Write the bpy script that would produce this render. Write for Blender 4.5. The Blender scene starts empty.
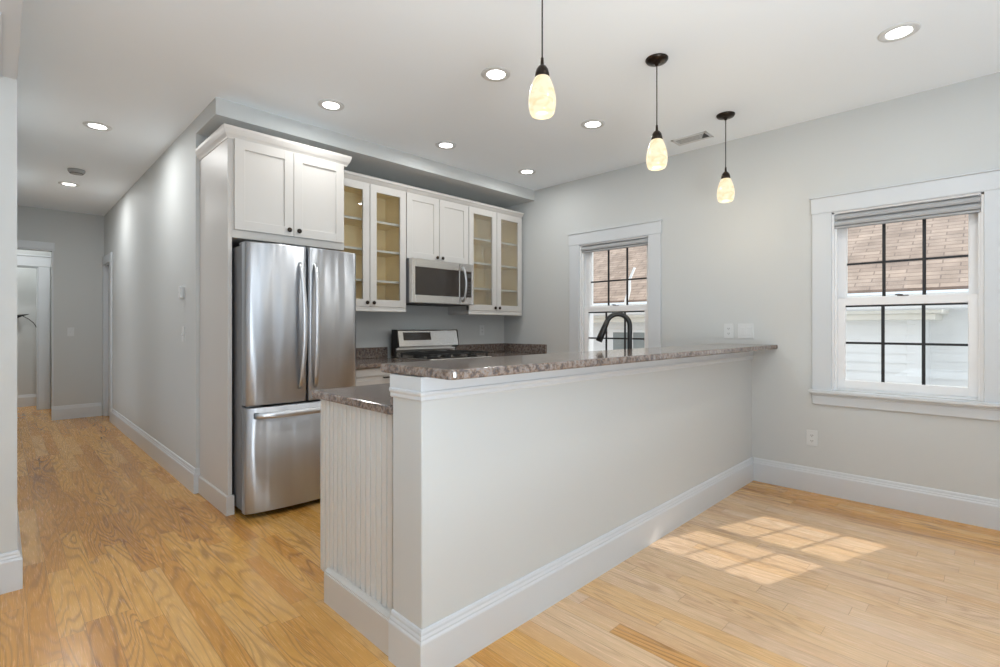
import bpy, bmesh, math, random
from mathutils import Vector, Matrix
random.seed(7)
S = bpy.context.scene
C = S.collection
R = math.radians
# ------------------------------------------------------------------ camera
H = 1.205
cd = bpy.data.cameras.new('camera'); cam = bpy.data.objects.new('camera', cd); C.objects.link(cam)
cam.location = (0, 0, H); cam.rotation_euler = (R(90), 0, R(-45))
cd.lens = 18.0; cd.sensor_width = 36.0; cd.shift_y = -0.0065; cd.clip_start = 0.02
S.camera = cam
# ------------------------------------------------------------------ world, sun, exposure
W = bpy.data.worlds.new('sky'); S.world = W; W.use_nodes = True
wn = W.node_tree.nodes; wl = W.node_tree.links; wn.clear()
wo = wn.new('ShaderNodeOutputWorld'); wb = wn.new('ShaderNodeBackground'); wl.new(wb.outputs[0], wo.inputs[0])
wb.inputs[0].default_value = (0.86, 0.95, 1.05, 1); wb.inputs[1].default_value = 1.25
sd = bpy.data.lights.new('sun', 'SUN'); sun = bpy.data.objects.new('sun', sd); C.objects.link(sun)
sd.energy = 6.5; sd.angle = R(.55); sd.color = (1.0, 0.96, 0.92)
sdir = Vector((-0.93, 0.33, -1.0)).normalized()          # the way the sunlight travels
sun.rotation_euler = sdir.to_track_quat('-Z', 'Y').to_euler(); sun.location = (12, -2, 12)
S.view_settings.view_transform = 'Standard'; S.view_settings.look = 'None'
S.view_settings.gamma = 1.0; S.view_settings.use_curve_mapping = False
S.view_settings.exposure = -0.02
S.cycles.use_denoising = True
S.cycles.max_bounces = 14; S.cycles.diffuse_bounces = 8; S.cycles.glossy_bounces = 6
S.cycles.transparent_max_bounces = 16; S.cycles.transmission_bounces = 8
S.cycles.sample_clamp_indirect = 6.0
S.cycles.caustics_reflective = False; S.cycles.caustics_refractive = False
LAMP_W = 4.2         # each recessed lamp
LAMP_C = (1.0, 1.0, .98)
# added fill lights, unseen behind and beside the camera, to brighten the ceiling
for n_, loc_, sz_, en_ in (('fill_light', (.3, -1.6, .4), 2.4, 76), ('fill_light', (-1.6, .2, .5), 1.8, 28)):
    l_ = bpy.data.lights.new(n_, 'AREA'); l_.size = sz_; l_.energy = en_; l_.color = (.84, 1.0, 1.15)
    o_ = bpy.data.objects.new(n_, l_); C.objects.link(o_); o_.location = loc_; o_.rotation_euler = (R(180), 0, 0)
l_ = bpy.data.lights.new('fill_light', 'AREA'); l_.size = .8; l_.energy = 46; l_.color = (.90, 1.0, 1.08)  # added fill tilted towards the hall, from out of view
o_ = bpy.data.objects.new('fill_light', l_); C.objects.link(o_); o_.location = (.35, -.9, .9); o_.rotation_euler = (R(180 - 38), 0, 0)
XR, CEIL = 4.2, 2.72
# ------------------------------------------------------------------ materials
def mat(name, col=(.8, .8, .8), rough=.5, metal=0.0, spec=.5, bump=0.0, bscale=60, coat=0.0, vary=0.0, vscale=3.0):
    m = bpy.data.materials.new(name); m.use_nodes = True
    nt = m.node_tree; b = nt.nodes['Principled BSDF']
    b.inputs['Base Color'].default_value = (*col, 1); b.inputs['Roughness'].default_value = rough
    b.inputs['Metallic'].default_value = metal; b.inputs['Specular IOR Level'].default_value = spec
    b.inputs['Coat Weight'].default_value = coat
    tc = nt.nodes.new('ShaderNodeTexCoord')
    if bump:
        n = nt.nodes.new('ShaderNodeTexNoise'); n.inputs['Scale'].default_value = bscale; n.inputs['Detail'].default_value = 3
        bp = nt.nodes.new('ShaderNodeBump'); bp.inputs['Strength'].default_value = bump; bp.inputs['Distance'].default_value = .002
        nt.links.new(tc.outputs['Object'], n.inputs['Vector']); nt.links.new(n.outputs[0], bp.inputs['Height']); nt.links.new(bp.outputs[0], b.inputs['Normal'])
    if vary:
        n = nt.nodes.new('ShaderNodeTexNoise'); n.inputs['Scale'].default_value = vscale; n.inputs['Detail'].default_value = 4
        cr = nt.nodes.new('ShaderNodeValToRGB')
        cr.color_ramp.elements[0].position = .3; cr.color_ramp.elements[1].position = .7
        cr.color_ramp.elements[0].color = (*[c * (1 - vary) for c in col], 1); cr.color_ramp.elements[1].color = (*[min(1, c * (1 + vary)) for c in col], 1)
        nt.links.new(tc.outputs['Object'], n.inputs['Vector']); nt.links.new(n.outputs[0], cr.inputs[0]); nt.links.new(cr.outputs[0], b.inputs['Base Color'])
    return m
def emis(name, col, st):
    m = bpy.data.materials.new(name); m.use_nodes = True; b = m.node_tree.nodes['Principled BSDF']
    b.inputs['Base Color'].default_value = (*col, 1); b.inputs['Emission Color'].default_value = (*col, 1); b.inputs['Emission Strength'].default_value = st
    return m
M = {}
M['wall'] = mat('wall_paint', (.562, .582, .58), .62, bump=.05, bscale=220, spec=.3, vary=.01, vscale=.8)
M['ceil'] = mat('ceiling_paint', (.86, .92, .97), .8, bump=.03, bscale=200, spec=.2)
M['trim'] = mat('white_trim_paint', (.60, .632, .66), .34, bump=.015, bscale=90)
M['cab'] = mat('cream_cabinet_paint', (.58, .565, .54), .42, bump=.01, bscale=120, vary=.008, vscale=2)
M['cabin'] = mat('cabinet_inside_maple', (.80, .68, .44), .5, vary=.05, vscale=6)
M['bead'] = mat('beadboard_paint', (.64, .645, .625), .42, bump=.01)
M['black'] = mat('black_metal', (.018, .017, .016), .38, metal=.3, vary=.1, vscale=30)
M['bronze'] = mat('oiled_bronze', (.035, .026, .02), .3, metal=.8, vary=.2, vscale=60)
M['rubber'] = mat('black_plastic', (.012, .012, .013), .5, vary=.1)
M['plate'] = mat('white_plastic', (.64, .66, .665), .35, bump=.005)
M['detector'] = mat('detector_plastic', (.36, .36, .355), .5, bump=.01)
M['slot'] = mat('dark_slot', (.05, .05, .05), .6, vary=.1)
M['fridgeside'] = mat('grey_enamel', (.16, .165, .175), .45, bump=.02, bscale=300)
M['grate'] = mat('cast_iron', (.02, .02, .02), .55, bump=.2, bscale=200)
M['shade'] = mat('pleated_shade_cloth', (.40, .41, .42), .8, bump=.04, bscale=300)
M['vinyl'] = mat('white_vinyl', (.82, .83, .84), .35, bump=.01)
M['muntin'] = mat('black_muntin', (.012, .012, .013), .4, vary=.1)
M['darkglass'] = mat('dark_oven_glass', (.03, .024, .02), .06, vary=.05, spec=.6)
M['siding'] = mat('white_siding', (.86, .86, .855), .6, vary=.03, vscale=4)
M['creamsiding'] = mat('cream_trim_outside', (.80, .77, .70), .6, vary=.03, vscale=4)
M['outwin'] = mat('outside_pane', (.30, .33, .33), .15, vary=.1)
M['ground'] = mat('driveway_ground', (.42, .41, .39), .9, vary=.1, vscale=1)
M['hall_ceil'] = M['ceil']
M['lens'] = emis('lamp_lens', (1, .985, .95), 9.0)
M['led'] = emis('display_glow', (.25, .5, .6), .25)

def steel(name, base=(.50, .525, .56), rough=.38):
    m = mat(name, base, rough, metal=1.0); nt = m.node_tree; b = nt.nodes['Principled BSDF']; L = nt.links.new
    b.inputs['Anisotropic'].default_value = .92; b.inputs['Anisotropic Rotation'].default_value = 0.25
    tg = nt.nodes.new('ShaderNodeTangent'); tg.direction_type = 'RADIAL'; tg.axis = 'Z'; L(tg.outputs[0], b.inputs['Tangent'])
    tc = nt.nodes.new('ShaderNodeTexCoord')
    # gentle waves of thin sheet metal: they make the long wavering reflections
    mp2 = nt.nodes.new('ShaderNodeMapping'); mp2.inputs['Scale'].default_value = (7, 7, .7)
    n2 = nt.nodes.new('ShaderNodeTexNoise'); n2.inputs['Scale'].default_value = 1.0; n2.inputs['Detail'].default_value = 1.5
    bp2 = nt.nodes.new('ShaderNodeBump'); bp2.inputs['Strength'].default_value = 1.0; bp2.inputs['Distance'].default_value = .022
    L(tc.outputs['Object'], mp2.inputs[0]); L(mp2.outputs[0], n2.inputs['Vector']); L(n2.outputs[0], bp2.inputs['Height']); L(bp2.outputs[0], b.inputs['Normal'])
    return m
M['steel'] = steel('brushed_steel')
M['steel2'] = steel('brushed_steel_handle', (.60, .62, .65), .32)
M['steelw'] = mat('warm_brushed_steel', (.66, .64, .61), .25, metal=1.0)

def glassmat(name, tint=(1, 1, 1), refl=1.0):
    m = bpy.data.materials.new(name); m.use_nodes = True; nt = m.node_tree; nt.nodes.clear()
    o = nt.nodes.new('ShaderNodeOutputMaterial'); mx = nt.nodes.new('ShaderNodeMixShader'); t = nt.nodes.new('ShaderNodeBsdfTransparent'); g = nt.nodes.new('ShaderNodeBsdfGlossy')
    f = nt.nodes.new('ShaderNodeFresnel'); f.inputs[0].default_value = 1.45
    t.inputs[0].default_value = (*tint, 1); g.inputs['Roughness'].default_value = .02
    ml = nt.nodes.new('ShaderNodeMath'); ml.operation = 'MULTIPLY'; ml.inputs[1].default_value = refl
    L = nt.links.new
    L(f.outputs[0], ml.inputs[0]); L(ml.outputs[0], mx.inputs[0]); L(t.outputs[0], mx.inputs[1]); L(g.outputs[0], mx.inputs[2]); L(mx.outputs[0], o.inputs[0])
    return m
M['glass'] = glassmat('window_glass', (.98, .99, .985), .6)
M['cabglass'] = glassmat('cabinet_glass', (.98, .985, .97), .42)

def oak():
    m = bpy.data.materials.new('oak_strip_floor'); m.use_nodes = True; nt = m.node_tree; b = nt.nodes['Principled BSDF']; L = nt.links.new
    def mth(op, a, c=None, d=None):
        n = nt.nodes.new('ShaderNodeMath'); n.operation = op
        for i, v in enumerate((a, c, d)):
            if v is None: continue
            if isinstance(v, (int, float)): n.inputs[i].default_value = v
            else: L(v, n.inputs[i])
        return n.outputs[0]
    def comb(x, y, z):
        n = nt.nodes.new('ShaderNodeCombineXYZ')
        for i, v in enumerate((x, y, z)):
            if isinstance(v, (int, float)): n.inputs[i].default_value = v
            else: L(v, n.inputs[i])
        return n.outputs[0]
    def white(v):
        n = nt.nodes.new('ShaderNodeTexWhiteNoise'); n.noise_dimensions = '3D'; L(v, n.inputs['Vector']); return n.outputs['Value']
    def noise(v, detail=2, rough=.5, sc=1.0, dist=0.0):
        n = nt.nodes.new('ShaderNodeTexNoise'); n.inputs['Scale'].default_value = sc; n.inputs['Detail'].default_value = detail
        n.inputs['Roughness'].default_value = rough; n.inputs['Distortion'].default_value = dist; L(v, n.inputs['Vector']); return n.outputs[0]
    tc = nt.nodes.new('ShaderNodeTexCoord'); sp = nt.nodes.new('ShaderNodeSeparateXYZ'); L(tc.outputs['Object'], sp.inputs[0])
    X, Y = sp.outputs[0], sp.outputs[1]
    PW, PL = .081, .78
    xr = mth('DIVIDE', X, PW); row = mth('FLOOR', xr); fx = mth('FRACT', xr)
    r1 = white(comb(row, 3.3, 1.7))
    r2 = white(comb(row, 9.1, 4.2))
    pl = mth('MULTIPLY_ADD', r2, .7, .55)
    yr = mth('DIVIDE', mth('MULTIPLY_ADD', r1, 9.0, Y), pl); pid = mth('FLOOR', yr); fy = mth('FRACT', yr)
    rp = white(comb(row, pid, 7.7)); rq = white(comb(row, pid, 2.2))
    ex = mth('MULTIPLY', mth('MINIMUM', fx, mth('SUBTRACT', 1.0, fx)), PW)
    ey = mth('MULTIPLY', mth('MINIMUM', fy, mth('SUBTRACT', 1.0, fy)), PL)
    e = mth('MINIMUM', ex, ey)
    gap = mth('SUBTRACT', 1.0, mth('MINIMUM', mth('DIVIDE', e, .0011), 1.0))
    # grain: contour lines of a field stretched along the board
    gx = mth('MULTIPLY_ADD', X, 8.0, mth('MULTIPLY', rp, 57.0)); gy = mth('MULTIPLY_ADD', Y, .85, mth('MULTIPLY', rq, 31.0))
    f1 = noise(comb(gx, gy, mth('MULTIPLY', rp, 13.0)), 1.5, .45, 1.0, .35)
    ring = mth('SINE', mth('MULTIPLY', f1, 100.0))
    ring = mth('POWER', mth('MULTIPLY_ADD', ring, .5, .5), 3.1)
    fib = noise(comb(mth('MULTIPLY', X, 420.0), mth('MULTIPLY', Y, 9.0), rp), 2, .6)
    fibm = mth('MULTIPLY', mth('SUBTRACT', fib, .5), .45)
    patch = noise(comb(mth('MULTIPLY', X, 14.0), mth('MULTIPLY', Y, 3.0), rp), 3, .6)
    strength = mth('MULTIPLY_ADD', noise(comb(mth('MULTIPLY', X, 3.0), mth('MULTIPLY', Y, .9), rq), 1), 1.7, -.4)
    cl = nt.nodes.new('ShaderNodeClamp'); L(strength, cl.inputs[0]); strength = cl.outputs[0]
    t = nt.nodes.new('ShaderNodeValToRGB'); r = t.color_ramp
    r.elements[0].position = 0; r.elements[0].color = (.54, .25, .05, 1)
    r.elements[1].position = 1; r.elements[1].color = (.74, .585, .43, 1)
    for p, c in ((.2, (.62, .305, .068)), (.42, (.71, .385, .098)), (.6, (.72, .44, .18)), (.8, (.73, .52, .325))):
        q = r.elements.new(p); q.color = (*c, 1)
    def sm(v, a, c):
        n = nt.nodes.new('ShaderNodeMapRange'); n.interpolation_type = 'SMOOTHSTEP'; L(v, n.inputs['Value']); n.inputs['From Min'].default_value = a; n.inputs['From Max'].default_value = c; return n.outputs[0]
    wob = mth('MULTIPLY', mth('SUBTRACT', rq, .5), .8)                # window glare on the dining side, put into the board colour as paler tone
    glare = mth('MULTIPLY', mth('MULTIPLY', sm(mth('ADD', X, wob), .9, 2.3), sm(mth('SUBTRACT', 4.2, X), .30, .62)), sm(mth('SUBTRACT', 2.0, Y), .1, .7))
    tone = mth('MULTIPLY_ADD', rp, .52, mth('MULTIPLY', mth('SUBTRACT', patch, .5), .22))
    L(mth('MULTIPLY_ADD', glare, .12, tone), t.inputs[0])
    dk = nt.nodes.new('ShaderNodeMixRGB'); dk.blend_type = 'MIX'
    L(mth('MULTIPLY', mth('MULTIPLY', ring, strength), mth('MULTIPLY_ADD', glare, -.45, .90)), dk.inputs[0]); pm = nt.nodes.new('ShaderNodeMixRGB'); L(mth('MULTIPLY', glare, mth('MULTIPLY_ADD', rq, .25, .55)), pm.inputs[0]); L(t.outputs[0], pm.inputs[1]); pm.inputs[2].default_value = (.73, .54, .375, 1)
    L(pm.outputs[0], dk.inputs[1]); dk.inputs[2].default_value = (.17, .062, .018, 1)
    fb = nt.nodes.new('ShaderNodeMixRGB'); fb.blend_type = 'MULTIPLY'; fb.inputs[0].default_value = 1.0; L(dk.outputs[0], fb.inputs[1])
    fv = mth('ADD', 1.0, fibm); L(comb(fv, fv, fv), fb.inputs[2])
    gp = nt.nodes.new('ShaderNodeMixRGB'); L(mth('MULTIPLY', gap, .75), gp.inputs[0]); L(fb.outputs[0], gp.inputs[1]); gp.inputs[2].default_value = (.10, .045, .018, 1)
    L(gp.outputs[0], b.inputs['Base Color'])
    L(mth('MULTIPLY_ADD', fib, .12, .20), b.inputs['Roughness'])
    b.inputs['Specular IOR Level'].default_value = .5; b.inputs['Coat Weight'].default_value = .2; b.inputs['Coat Roughness'].default_value = .16
    bp = nt.nodes.new('ShaderNodeBump'); bp.inputs['Strength'].default_value = .12; bp.inputs['Distance'].default_value = .001
    L(mth('SUBTRACT', mth('MULTIPLY', noise(comb(mth('MULTIPLY', X, 12.0), mth('MULTIPLY', Y, 2.0), 0.0), 2), 1.0), gap), bp.inputs['Height']); L(bp.outputs[0], b.inputs['Normal'])
    return m
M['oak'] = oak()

def granite():
    m = bpy.data.materials.new('granite'); m.use_nodes = True; nt = m.node_tree; b = nt.nodes['Principled BSDF']; L = nt.links.new
    tc = nt.nodes.new('ShaderNodeTexCoord')
    n = nt.nodes.new('ShaderNodeTexNoise'); n.inputs['Scale'].default_value = 58; n.inputs['Detail'].default_value = 5; n.inputs['Roughness'].default_value = .7
    L(tc.outputs['Object'], n.inputs['Vector'])
    r = nt.nodes.new('ShaderNodeValToRGB'); cr = r.color_ramp; cr.interpolation = 'EASE'
    cr.elements[0].position = .36; cr.elements[0].color = (.025, .022, .022, 1)
    cr.elements[1].position = .72; cr.elements[1].color = (.46, .42, .38, 1)
    for p, c in ((.45, (.07, .052, .042)), (.51, (.19, .135, .10)), (.57, (.27, .22, .185)), (.63, (.17, .17, .18))):
        q = cr.elements.new(p); q.color = (*c, 1)
    L(n.outputs[0], r.inputs[0])
    v = nt.nodes.new('ShaderNodeTexVoronoi'); v.inputs['Scale'].default_value = 110; L(tc.outputs['Object'], v.inputs['Vector'])
    r2 = nt.nodes.new('ShaderNodeValToRGB'); r2.color_ramp.elements[0].color = (.32, .22, .16, 1); r2.color_ramp.elements[1].color = (.30, .31, .34, 1)
    sp = nt.nodes.new('ShaderNodeSeparateColor'); L(v.outputs['Color'], sp.inputs[0]); L(sp.outputs[0], r2.inputs[0])
    mx = nt.nodes.new('ShaderNodeMixRGB'); mx.inputs[0].default_value = .22; L(r.outputs[0], mx.inputs[1]); L(r2.outputs[0], mx.inputs[2])
    L(mx.outputs[0], b.inputs['Base Color']); b.inputs['Roughness'].default_value = .1; b.inputs['Specular IOR Level'].default_value = .6
    return m
M['granite'] = granite()

def alabaster():
    m = bpy.data.materials.new('marbled_glass_shade'); m.use_nodes = True; nt = m.node_tree; b = nt.nodes['Principled BSDF']; L = nt.links.new
    tc = nt.nodes.new('ShaderNodeTexCoord'); mp = nt.nodes.new('ShaderNodeMapping'); mp.inputs['Rotation'].default_value = (.5, .35, .2); mp.inputs['Scale'].default_value = (1, 1, 2.2)
    n = nt.nodes.new('ShaderNodeTexNoise'); n.inputs['Scale'].default_value = 8; n.inputs['Detail'].default_value = 5; n.inputs['Distortion'].default_value = 2.2
    r = nt.nodes.new('ShaderNodeValToRGB'); r.color_ramp.elements[0].position = .36; r.color_ramp.elements[0].color = (.93, .74, .42, 1); r.color_ramp.elements[1].position = .55; r.color_ramp.elements[1].color = (1, .88, .62, 1)
    L(tc.outputs['Object'], mp.inputs[0]); L(mp.outputs[0], n.inputs['Vector']); L(n.outputs[0], r.inputs[0])
    L(r.outputs[0], b.inputs['Emission Color']); b.inputs['Emission Strength'].default_value = .98
    b.inputs['Base Color'].default_value = (.12, .1, .07, 1); b.inputs['Roughness'].default_value = .2
    return m
M['alab'] = alabaster()

def shingle():
    m = bpy.data.materials.new('brown_roof_shingles'); m.use_nodes = True; nt = m.node_tree; b = nt.nodes['Principled BSDF']; L = nt.links.new
    tc = nt.nodes.new('ShaderNodeTexCoord'); mp = nt.nodes.new('ShaderNodeMapping'); mp.inputs['Rotation'].default_value = (0, 0, R(90))
    bk = nt.nodes.new('ShaderNodeTexBrick'); bk.inputs['Scale'].default_value = 1.0; bk.inputs['Brick Width'].default_value = .34; bk.inputs['Row Height'].default_value = .098
    bk.inputs['Mortar Size'].default_value = .008; bk.inputs['Color1'].default_value = (.46, .35, .28, 1); bk.inputs['Color2'].default_value = (.33, .245, .195, 1); bk.inputs['Mortar'].default_value = (.26, .19, .155, 1)
    bk.inputs['Bias'].default_value = -.2
    L(tc.outputs['Object'], mp.inputs[0]); L(mp.outputs[0], bk.inputs['Vector'])
    n = nt.nodes.new('ShaderNodeTexNoise'); n.inputs['Scale'].default_value = 3.5; n.inputs['Detail'].default_value = 5
    mx = nt.nodes.new('ShaderNodeMixRGB'); mx.blend_type = 'OVERLAY'; mx.inputs[0].default_value = .55; L(tc.outputs['Object'], n.inputs['Vector']); L(bk.outputs[0], mx.inputs[1]); L(n.outputs[0], mx.inputs[2])
    L(mx.outputs[0], b.inputs['Base Color']); b.inputs['Roughness'].default_value = .9
    return m
M['shingle'] = shingle()

# ------------------------------------------------------------------ mesh helpers
def NB(): return bmesh.new()
def box(bm, x0, x1, y0, y1, z0, z1, bev=0.0, seg=1):
    if x0 > x1: x0, x1 = x1, x0
    if y0 > y1: y0, y1 = y1, y0
    if z0 > z1: z0, z1 = z1, z0
    mtx = Matrix.Translation(((x0 + x1) / 2, (y0 + y1) / 2, (z0 + z1) / 2)) @ Matrix.Diagonal((x1 - x0, y1 - y0, z1 - z0, 1))
    if not bev:
        return bmesh.ops.create_cube(bm, size=1, matrix=mtx)['verts']
    t = bmesh.new(); bmesh.ops.create_cube(t, size=1, matrix=mtx)
    bmesh.ops.bevel(t, geom=t.edges[:], offset=bev, segments=seg, profile=.5, affect='EDGES')
    return merge(bm, t)
def merge(bm, t, mtx=None):
    vs = [bm.verts.new(mtx @ v.co if mtx else v.co) for v in t.verts]
    for i, v in enumerate(t.verts): v.index = i
    for f in t.faces:
        nf = bm.faces.new([vs[v.index] for v in f.verts]); nf.smooth = f.smooth
    t.free(); return vs
def cyl(bm, c, r, h, seg=24, axis='Z', r2=None, smooth=True):
    rot = {'Z': Matrix(), 'X': Matrix.Rotation(R(90), 4, 'Y'), 'Y': Matrix.Rotation(R(90), 4, 'X')}[axis]
    g = bmesh.ops.create_cone(bm, cap_ends=True, segments=seg, radius1=r, radius2=r if r2 is None else r2, depth=h, matrix=Matrix.Translation(c) @ rot)
    if smooth:
        for f in {f for v in g['verts'] for f in v.link_faces}:
            if len(f.verts) == 4: f.smooth = True
def lathe(bm, prof, c=(0, 0, 0), seg=32, close=False, rot=None):
    c = Vector(c); rings = []
    for r, z in prof:
        ring = []
        for i in range(seg):
            a = 2 * math.pi * i / seg; p = Vector((max(r, 1e-5) * math.cos(a), max(r, 1e-5) * math.sin(a), z))
            if rot: p = rot @ p
            ring.append(bm.verts.new(c + p))
        rings.append(ring)
    for k in range(len(rings) - 1):
        for i in range(seg):
            f = bm.faces.new((rings[k][i], rings[k][(i + 1) % seg], rings[k + 1][(i + 1) % seg], rings[k + 1][i])); f.smooth = True
    bmesh.ops.remove_doubles(bm, verts=[v for r in (rings[0], rings[-1]) for v in r], dist=1e-4)
def tube(bm, pts, r, seg=12, radii=None, flat=1.0):
    pts = [Vector(p) for p in pts]; n = len(pts); rings = []
    up = Vector((0, 0, 1))
    for k, p in enumerate(pts):
        t = (pts[min(k + 1, n - 1)] - pts[max(k - 1, 0)]).normalized()
        if k == 0:
            a = t.cross(up); a = a.normalized() if a.length > .05 else Vector((1, 0, 0)); a = (a - t * a.dot(t)).normalized()
        else: a = (a - t * a.dot(t)).normalized()
        b = t.cross(a); rr = radii[k] if radii else r
        rings.append([bm.verts.new(p + a * rr * math.cos(2 * math.pi * i / seg) + b * rr * flat * math.sin(2 * math.pi * i / seg)) for i in range(seg)])
    for k in range(n - 1):
        for i in range(seg):
            f = bm.faces.new((rings[k][i], rings[k][(i + 1) % seg], rings[k + 1][(i + 1) % seg], rings[k + 1][i])); f.smooth = True
    bm.faces.new(rings[0][::-1]); bm.faces.new(rings[-1])
def sweep(bm, path, prof):
    """profile (outward offset, z) along a horizontal polyline, outward = right-hand side; mitred"""
    P = [Vector(p) for p in path]; n = len(P); rings = []
    def nrm(a, b): d = (b - a).normalized(); return Vector((d.y, -d.x))
    for i in range(n):
        if i == 0: m = nrm(P[0], P[1])
        elif i == n - 1: m = nrm(P[-2], P[-1])
        else:
            a, b = nrm(P[i - 1], P[i]), nrm(P[i], P[i + 1]); m = (a + b); m = m / (m.dot(a))
        rings.append([bm.verts.new((P[i].x + m.x * o, P[i].y + m.y * o, z)) for o, z in prof])
    k = len(prof)
    for i in range(n - 1):
        for j in range(k):
            bm.faces.new((rings[i][j], rings[i + 1][j], rings[i + 1][(j + 1) % k], rings[i][(j + 1) % k]))
    bm.faces.new(rings[0]); bm.faces.new(rings[-1][::-1])
def obj(name, bm, m, parent=None, keep=False):
    """parts: vertices are given in world space and moved into the thing's own space"""
    bmesh.ops.recalc_face_normals(bm, faces=bm.faces[:])
    me = bpy.data.meshes.new(name); loc = Vector((0, 0, 0))
    if parent is not None:
        p = parent
        while p.parent: p = p.parent
        if not keep: bmesh.ops.translate(bm, verts=bm.verts[:], vec=-p.location)
    elif not keep:
        xs = [v.co for v in bm.verts]
        loc = Vector(((min(v.x for v in xs) + max(v.x for v in xs)) / 2, (min(v.y for v in xs) + max(v.y for v in xs)) / 2, min(v.z for v in xs)))
        bmesh.ops.translate(bm, verts=bm.verts[:], vec=-loc)
    bm.to_mesh(me); bm.free(); me.materials.append(M[m] if isinstance(m, str) else m)
    o = bpy.data.objects.new(name, me); C.objects.link(o)
    if parent is not None: o.parent = parent
    else: o.location = loc
    return o
def tag(o, label, cat, group=None):
    o['label'] = label; o['category'] = cat
    if group: o['group'] = group
    return o
def thing(name, loc, label, cat, group=None):
    o = bpy.data.objects.new(name, None); C.objects.link(o); o.location = loc; o.empty_display_size = .1
    return tag(o, label, cat, group)
def struct(name, bm, m, parent=None, keep=False):
    o = obj(name, bm, m, parent, keep)
    if parent is None: o['kind'] = 'structure'
    return o
def sroot(name, loc):
    o = bpy.data.objects.new(name, None); C.objects.link(o); o.location = loc; o['kind'] = 'structure'; return o
def wall_y(bm, x0, x1, y0, y1, z0, z1, holes):
    """wall lying along Y (thickness x0..x1) with rectangular holes (ya, yb, za, zb)"""
    ys = y0
    for ya, yb, za, zb in sorted(holes):
        box(bm, x0, x1, ys, ya, z0, z1)
        if za > z0: box(bm, x0, x1, ya, yb, z0, za)
        if zb < z1: box(bm, x0, x1, ya, yb, zb, z1)
        ys = yb
    box(bm, x0, x1, ys, y1, z0, z1)
def wall_x(bm, y0, y1, x0, x1, z0, z1, holes):
    xs = x0
    for xa, xb, za, zb in sorted(holes):
        if xa > xs: box(bm, xs, xa, y0, y1, z0, z1)
        if za > z0: box(bm, xa, xb, y0, y1, z0, za)
        if zb < z1: box(bm, xa, xb, y0, y1, zb, z1)
        xs = xb
    if x1 > xs: box(bm, xs, x1, y0, y1, z0, z1)

# ------------------------------------------------------------------ the room shell
HX = 1.005                      # hall's right wall face
YB = 4.13                       # kitchen back wall face
XL, YF = -3.6, -3.3             # far sides of the room behind the camera
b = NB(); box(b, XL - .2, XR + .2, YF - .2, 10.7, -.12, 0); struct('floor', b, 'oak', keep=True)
b = NB(); box(b, XL - .2, XR + .2, YF - .2, 10.7, CEIL, CEIL + .12); struct('ceiling', b, 'ceil')
W1 = (.068, .848, .755, 2.02); W2 = (2.271, 3.045, .755, 2.043); 
b = NB(); wall_y(b, XR, XR + .2, YF, YB + .15, 0, CEIL, [W1, W2]); struct('wall_right', b, 'wall')
b = NB(); box(b, HX + .12, XR, YB, YB + .15, 0, CEIL); struct('wall_kitchen', b, 'wall')
D2 = (8.03, 8.57, 0, 2.04)
b = NB(); wall_y(b, HX, HX + .12, YB, 8.65, 0, CEIL, [D2]); struct('wall_hall_right', b, 'wall')
b = NB(); fill_holes = [(3.7, 5.5, .25, 2.4), (6.1, 7.9, .25, 2.4)]; wall_y(b, -.10, .056, 3.2, 8.65, 0, CEIL, fill_holes); struct('wall_hall_left', b, 'wall')  # openings added on the unseen side to brighten the dark hall
b = NB(); box(b, -.10, .056, YF, 3.2, 2.343, CEIL); struct('beam', b, 'trim')
b = NB(); box(b, -.06, .004, 2.55, 3.195, 2.331, 2.343, .002); struct('trim_1', b, 'trim')
b = NB(); box(b, .49, HX + .12, 8.65, 8.77, 0, CEIL); box(b, -.8, .49, 8.65, 8.77, 2.2, CEIL); struct('wall_hall_end', b, 'wall')
b = NB(); box(b, .545, .65, 8.77, 10.55, 0, CEIL); box(b, -.9, -.8, 8.65, 10.55, 0, CEIL)
box(b, -.8, .545, 10.46, 10.56, 0, CEIL); struct('wall_closet', b, 'wall')
b = NB(); wall_x(b, 9.9, 10.0, -.8, .545, 0, CEIL, [(-.4, .39, 0, 2.08)]); struct('wall_passage', b, 'wall')
fw = [(.5, 1.35, .5, 2.2), (1.75, 2.6, .5, 2.2), (3.0, 3.85, .5, 2.2), (-3.1, -2.2, .5, 2.2), (-1.6, -.7, .5, 2.2)]
b = NB(); wall_x(b, YF - .15, YF, XL, XR + .2, 0, CEIL, fw); struct('wall_front', b, 'wall')
lw = [(-2.6, -1.4, .5, 2.2), (-.6, .6, .5, 2.2), (1.2, 2.4, .5, 2.2)]
b = NB(); wall_y(b, XL - .15, XL, YF, 3.35, 0, CEIL, lw); struct('wall_left', b, 'wall')
b = NB(); box(b, XL, -.10, 3.2, 3.35, 0, CEIL); struct('wall_left_room', b, 'wall')
b = NB(); box(b, HX + .12, XR, 8.6, 8.75, 0, CEIL); box(b, 1.6, 1.7, YB + .15, 8.6, 0, CEIL); struct('wall_back_room', b, 'wall')
# soffit above the wall cabinets
b = NB(); box(b, HX, XR, 3.655, YB, 2.608, CEIL); struct('soffit', b, 'wall')
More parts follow.
